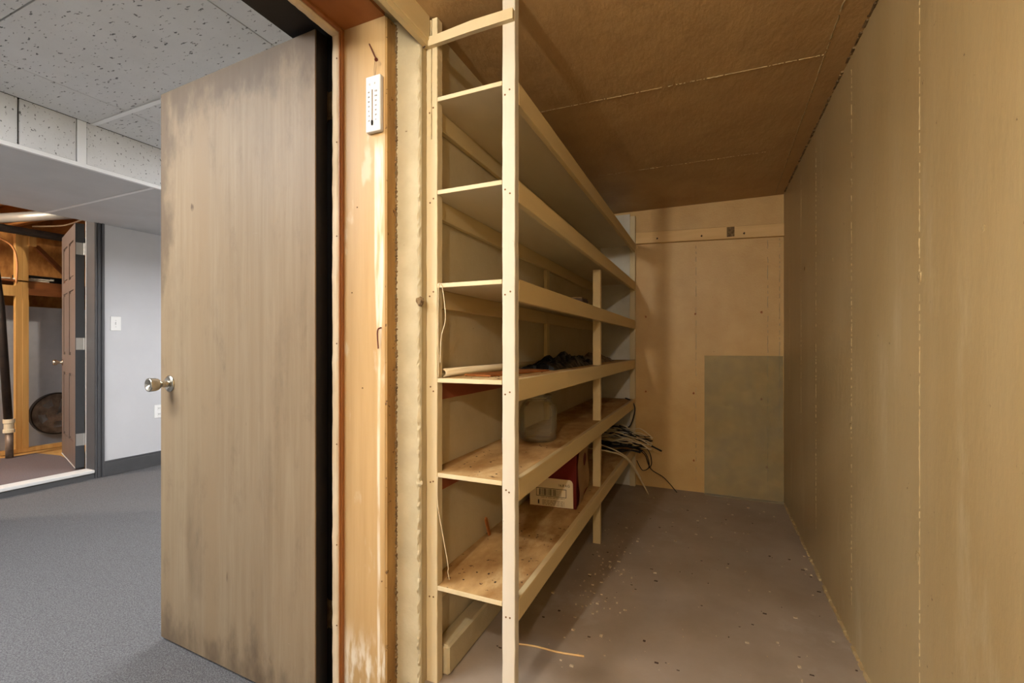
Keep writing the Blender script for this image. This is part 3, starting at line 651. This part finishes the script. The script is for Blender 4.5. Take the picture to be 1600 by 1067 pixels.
# label with rounded corner on the front
LH = .122
pts = [(0.0, 0), (FW-.012, 0), (FW-.014, LH-.02)]+[(FW-.014-.016*(1-math.cos(R(a))), LH-.02+.018*math.sin(R(a))) for a in (20, 40, 60, 80, 90)]+[(0.0, LH)]
def facepoly(name, m, pts, off, par):
    bm = bmesh.new(); bm.faces.new([bm.verts.new((*(bp(u, -off)), zb+.002+z)) for u, z in pts]); return obj(name, bm, m, par)
lbp = facepoly('label', M['labelwhite'], pts, .0006, B); lbp['label'] = 'white printed label'
def bar(u0, u1, z0, z1, bm, off=.0010):
    bm.faces.new([bm.verts.new((*(bp(u, -off)), zb+.002+z)) for u, z in ((u0, z0), (u1, z0), (u1, z1), (u0, z1))])
bm = bmesh.new(); f0, f1, g0, g1 = .028, .160, .042, .078; w = .0022
bar(f0, f1, g0, g0+w, bm); bar(f0, f1, g1-w, g1, bm); bar(f0, f0+w, g0, g1, bm); bar(f1-w, f1, g0, g1, bm)
rnd = random.Random(8); u = f0+.012
while u < f1-.022:
    ww = rnd.choice((.0012, .0012, .0022, .0034)); bar(u, u+ww, g0+.004, g1-.004, bm); u += ww+rnd.choice((.0012, .0018, .003))
bar(f0+.008, f0+.014, .008, .026, bm)
obj('barcode', bm, M['ink'], lbp)
bm = bmesh.new()
for z in (.036, .024, .018, .012, .006):
    u = .055 if z < .03 else .05
    while u < .15:
        ww = rnd.uniform(.006, .02); bar(u, min(u+ww, .152), z, z+.0022, bm); u += ww+.003
obj('small_print', bm, M['inkgrey'], lbp)
tm = text_mesh('16,8 KG', .015, M['ink'])
p = bp(.150, -.0012); an = math.atan2(fv.y, fv.x)
linked('weight_print', tm, (p.x, p.y, zb+.096), lbp, (R(90), 0, an))
# torn brown flap folded down over the side
bm = bmesh.new(); rnd = random.Random(13); rows = []
for i in range(15):
    z = zb+.014+(zh-.01)*i/14; u0 = .026+.006*math.sin(i*1.1)+rnd.uniform(-.003, .003); o_ = .006+.004*math.sin(i*.6)
    rows.append([(u0+(.305-u0)*k/8, o_+.004*math.sin(k*.8)) for k in range(9)]+[z])
V = [[bm.verts.new((*(bp(FW+o2, u)), r[-1]+(.016*(1-u/.3) if i == 0 else 0)*rnd.uniform(-.6, .6))) for u, o2 in r[:-1]] for i, r in enumerate(rows)]
for A, Bq in zip(V, V[1:]):
    for k in range(8): bm.faces.new((A[k], A[k+1], Bq[k+1], Bq[k]))
bmesh.ops.solidify(bm, geom=bm.faces[:], thickness=.003)
tag(obj('flap', bm, M['carton'], B), 'torn brown cardboard flap')
# pale pipe lying along the wall
bm = bmesh.new(); lathe(bm, [(.009, 0), (.013, 0), (.013, .86), (.009, .86), (.009, 0)], (-.722, 1.15, 1.0135), (0, 1, 0), 20); tag(obj('plastic_pipe', bm, M['pvc'], None, True), 'cream plastic pipe lying at the back of the middle shelf', 'pipe')
# crumpled sheets
def crumple(name, m, x0, x1, y0, y1, zb_, h, label, seed, cat, sp=None):
    rnd = random.Random(seed); bm = bmesh.new(); nx, ny = 14, 30; g = []
    for j in range(ny+1):
        v = j/ny; row = []
        for i in range(nx+1):
            u = i/nx; e = (math.sin(math.pi*u)**.5)*(math.sin(math.pi*min(1, v*.93+.05))**.5)*(sp(v) if sp else 1)
            wv = math.sin(u*9+seed)*math.sin(v*13+u*5)*.3+rnd.uniform(-.25, .25)
            row.append(bm.verts.new((x0+(x1-x0)*u+rnd.uniform(-.004, .004), y0+(y1-y0)*v+rnd.uniform(-.006, .006)+.03*math.sin(u*5), zb_+.001+max(.0, h*e*(.75+wv)))))
        g.append(row)
    for A, Bq in zip(g, g[1:]):
        for i in range(nx): bm.faces.new((A[i], A[i+1], Bq[i+1], Bq[i]))
    bot = [r[0] for r in g]
    ret = bmesh.ops.extrude_face_region(bm, geom=bm.faces[:])
    for v in ret['geom']:
        if isinstance(v, bmesh.types.BMVert): v.co.z = zb_+.0005
    bmesh.ops.recalc_face_normals(bm, faces=bm.faces)
    return tag(obj(name, bm, m), label, cat)
crumple('plastic_sheet', M['bagblack'], -.705, -.545, 1.70, 2.42, 1.0, .06, 'crumpled black plastic sheet on the middle shelf', 3, 'plastic sheet')
crumple('plastic_sheet', M['bagbrown'], -.735, -.56, 2.46, 3.0, 1.0, .052, 'brownish folded plastic sheet behind the black sheet', 5, 'plastic sheet')
bm = bmesh.new(); prism(bm, [(-.70, 1.24), (-.60, 1.22), (-.545, 1.60), (-.64, 1.64)], 1.001, 1.006); bmesh.ops.recalc_face_normals(bm, faces=bm.faces); tag(obj('thin_board', bm, M['stick']), 'thin reddish board offcut in front of the black plastic', 'board')
o = part('dark_block', M['darkdebris'], None, (-.60, -.53, 2.02, 2.13, 1.2725, 1.312), bev=.004); tag(o, 'small dark block on the third shelf from the top', 'block')
part('block_lid', M['mortar'], o, (-.597, -.533, 2.023, 2.127, 1.312, 1.317))
bm = bmesh.new(); 
prism_axis(bm, [(1.482, .404), (1.496, .404), (1.466, .475), (1.459, .481), (1.452, .472)], -.739, -.734, 'x'); tag(obj('wood_stick', bm, M['stick']), 'flat wooden stick leaning on the wall above the bottom shelf', 'stick')
# hanging strings
def cord(name, pts, r, m, label, cat='string'):
    bm = bmesh.new(); tube(bm, pts, r, 6); return tag(obj(name, bm, m, None, True), label, cat)
cord('string', [(-.712, 1.112, 1.272), (-.7135, 1.112, 1.24), (-.7145, 1.112, 1.13), (-.713, 1.112, 1.03), (-.714, 1.112, 1.003)], .0012, M['wirewhite'], 'straight pale string hanging beside the rear post')
cord('string', [(-.712, 1.111, 1.272), (-.700, 1.110, 1.262), (-.690, 1.110, 1.20), (-.690, 1.110, 1.16), (-.702, 1.110, 1.12), (-.706, 1.110, 1.06), (-.706, 1.110, 1.045)], .0014, M['wirewhite'], 'looped pale string hanging from the third shelf')
cord('string', [(-.716, 1.112, .72), (-.716, 1.112, .64), (-.700, 1.112, .56), (-.684, 1.116, .47), (-.690, 1.125, .445), (-.688, 1.13, .42)], .0014, M['wirewhite'], 'pale string dangling down to the bottom shelf')
cord('twig', [(-.588, 1.36, ZF+.003), (-.52, 1.375, ZF+.003), (-.44, 1.378, ZF+.003), (-.36, 1.392, ZF+.003)], .003, M['pinepale'], 'thin pale stick on the floor at the foot of the shelves', 'stick')
# cable bundle
WB = thing('cable_bundle', (-.56, 3.1, .404), 'tangle of black and cream cables spilling off the bottom shelf', 'cables')
rnd = random.Random(21)
for k in range(16):
    y = 3.02+rnd.uniform(-.10, .12); z = .47+rnd.uniform(-.04, .05); pts = []
    for i in range(6):
        u = i/5; pts.append((-.70+.36*u+rnd.uniform(-.01, .01), y+.05*math.sin(u*3+k)+rnd.uniform(-.012, .012)-.06*u, z+.05*math.sin(u*2.6)*rnd.uniform(.2, 1)+.03*(1-u)))
    bm = bmesh.new(); tube(bm, pts, rnd.uniform(.0025, .0038), 6); obj('cable', bm, M['wirewhite'] if k % 3 else M['wireblack'], WB, True)
for k in range(12):
    y = 3.04+rnd.uniform(-.10, .13); z = .425+rnd.uniform(-.012, .03); pts = [(-.70+.30*i/5, y+rnd.uniform(-.02, .02), z+rnd.uniform(-.008, .012)) for i in range(6)]
    bm = bmesh.new(); tube(bm, pts, .0045, 6); obj('cable', bm, M['wireblack'], WB, True)
for pts, m, r in (([(-.56, 3.1, .56), (-.50, 3.14, .55), (-.465, 3.15, .66), (-.485, 3.16, .72), (-.53, 3.16, .74)], 'wireblack', .005),
                  ([(-.66, 3.0, .55), (-.55, 3.0, .57), (-.42, 3.0, .50), (-.28, 3.02, .43)], 'wireblack', .006),
                  ([(-.70, 2.75, .47), (-.58, 2.72, .47), (-.47, 2.80, .42), (-.41, 2.95, .27), (-.36, 3.02, .145)], 'wirewhite', .0045),
                  ([(-.68, 2.78, .50), (-.56, 2.80, .47), (-.46, 2.86, .40), (-.40, 2.96, .26)], 'wirewhite', .0035),
                  ([(-.50, 3.1, .44), (-.40, 3.12, .38), (-.36, 3.14, .28), (-.28, 3.18, .22), (-.20, 3.2, .126)], 'wireblack', .003),
                  ([(-.50, 3.12, .45), (-.38, 3.10, .42), (-.35, 3.1, .33), (-.38, 3.12, .28)], 'wireblack', .003),
                  ([(-.52, 3.1, .43), (-.40, 3.10, .40), (-.365, 3.1, .31), (-.41, 3.12, .27), (-.45, 3.13, .33)], 'wireblack', .003)):
    bm = bmesh.new(); tube(bm, pts, r, 6); obj('cable', bm, M[m], WB, True)
# thermometer and the nail it hangs from
T = thing('wall_thermometer', (-.877, 1.03, 1.703), 'white plastic wall thermometer hanging on the wooden jamb', 'thermometer')
part('back_plate', M['thermo'], T, (-.905, -.853, 1.029, 1.0435, 1.703, 1.862), bev=.002)
bm = bmesh.new(); tube(bm, [(-.881, 1.0288, 1.728), (-.881, 1.0288, 1.822)], .0016, 8, False); o = obj('glass_tube', bm, M['inkgrey'], T)
bm = bmesh.new(); lathe(bm, [(0, 0), (.003, .001), (.0036, .008), (.003, .014), (0, .015)], (-.881, 1.0285, 1.720), (0, 0, 1), 10); obj('tube_bulb', bm, M['ink'], T, True)
for k, z in enumerate([1.735+.0135*i for i in range(7)]):
    for s, vals in ((-1, ('-20', '-10', '0', '10', '20', '30', '40')), (1, ('0', '20', '40', '60', '80', '100', '120'))):
        tm = text_mesh(vals[k], .0068, M['inkpale'])
        linked('scale_number', tm, (-.881+s*.0125, 1.0287, z), T, (R(90), 0, 0))
for s, c in ((-1, 'C'), (1, 'F')):
    linked('scale_letter', text_mesh(c, .007, M['inkpale']), (-.881+s*.009, 1.0287, 1.838), T, (R(90), 0, 0))
bm = bmesh.new(); tube(bm, [(-.8775, 1.034, 1.861), (-.874, 1.029, 1.880), (-.8655, 1.0235, 1.902), (-.8625, 1.0235, 1.901), (-.868, 1.029, 1.880), (-.8755, 1.034, 1.861)], .0007, 6); obj('hanging_loop', bm, M['inkgrey'], T)
N = thing('bent_nail', (-.876, 1.02, 1.905), 'rusty nail driven into the jamb above the thermometer', 'nail')
bm = bmesh.new(); tube(bm, [(-.906, 1.046, 1.968), (-.8595, 1.020, 1.897)], .0022, 8, False); obj('nail_shank', bm, M['rustnail'], N)
bm = bmesh.new(); lathe(bm, [(0, -.001), (.005, -.001), (.005, .001), (0, .001)], (-.8595, 1.020, 1.897), (.5, -.3, -.8), 10); obj('nail_head', bm, M['rustnail'], N)
bm = bmesh.new(); tube(bm, [(-.862, 1.044, 1.145), (-.8615, 1.028, 1.135), (-.8605, 1.030, 1.085)], .0022, 8); tag(obj('bent_nail', bm, M['rustnail']), 'rusty bent nail halfway down the wooden jamb', 'nail')
# crumbs on the floor
bm = bmesh.new(); rnd = random.Random(99)
for i in range(220):
    x = rnd.uniform(-.5, .40); y = rnd.uniform(1.3, 3.2); s = rnd.choice((.002, .003, .004, .006))
    if rnd.random() < .4: x = rnd.gauss(-.42, .06); y = rnd.gauss(1.9, .3)
    box(bm, x, x+s*rnd.uniform(.5, 2.2), y, y+s*rnd.uniform(.5, 1.5), ZF, ZF+s*.5)
o = obj('floor_crumbs', bm, M['debris']); tag(o, 'scattered pale crumbs and chips on the concrete floor', 'debris', kind='stuff')
bm = bmesh.new()
for i in range(110):
    x = rnd.uniform(-.7, .40); y = rnd.uniform(1.2, 2.9); s = rnd.choice((.002, .003, .005))
    box(bm, x, x+s*rnd.uniform(.5, 3), y, y+s*rnd.uniform(.5, 1.5), ZF, ZF+s*.4)
o = obj('floor_crumbs', bm, M['darkdebris']); tag(o, 'scattered dark specks and shavings on the concrete floor', 'debris', kind='stuff')
bm = bmesh.new()
for i in range(70):
    x = rnd.uniform(-.72, -.52); y = rnd.uniform(1.15, 1.6); z = rnd.choice((.403, .728, 1.0)); s = rnd.choice((.0015, .0025))
    box(bm, x, x+s*2, y, y+s*rnd.uniform(.8, 3), z, z+s*.5)
o = obj('shelf_crumbs', bm, M['darkdebris']); tag(o, 'dark crumbs on the lower shelf boards', 'debris', kind='stuff')
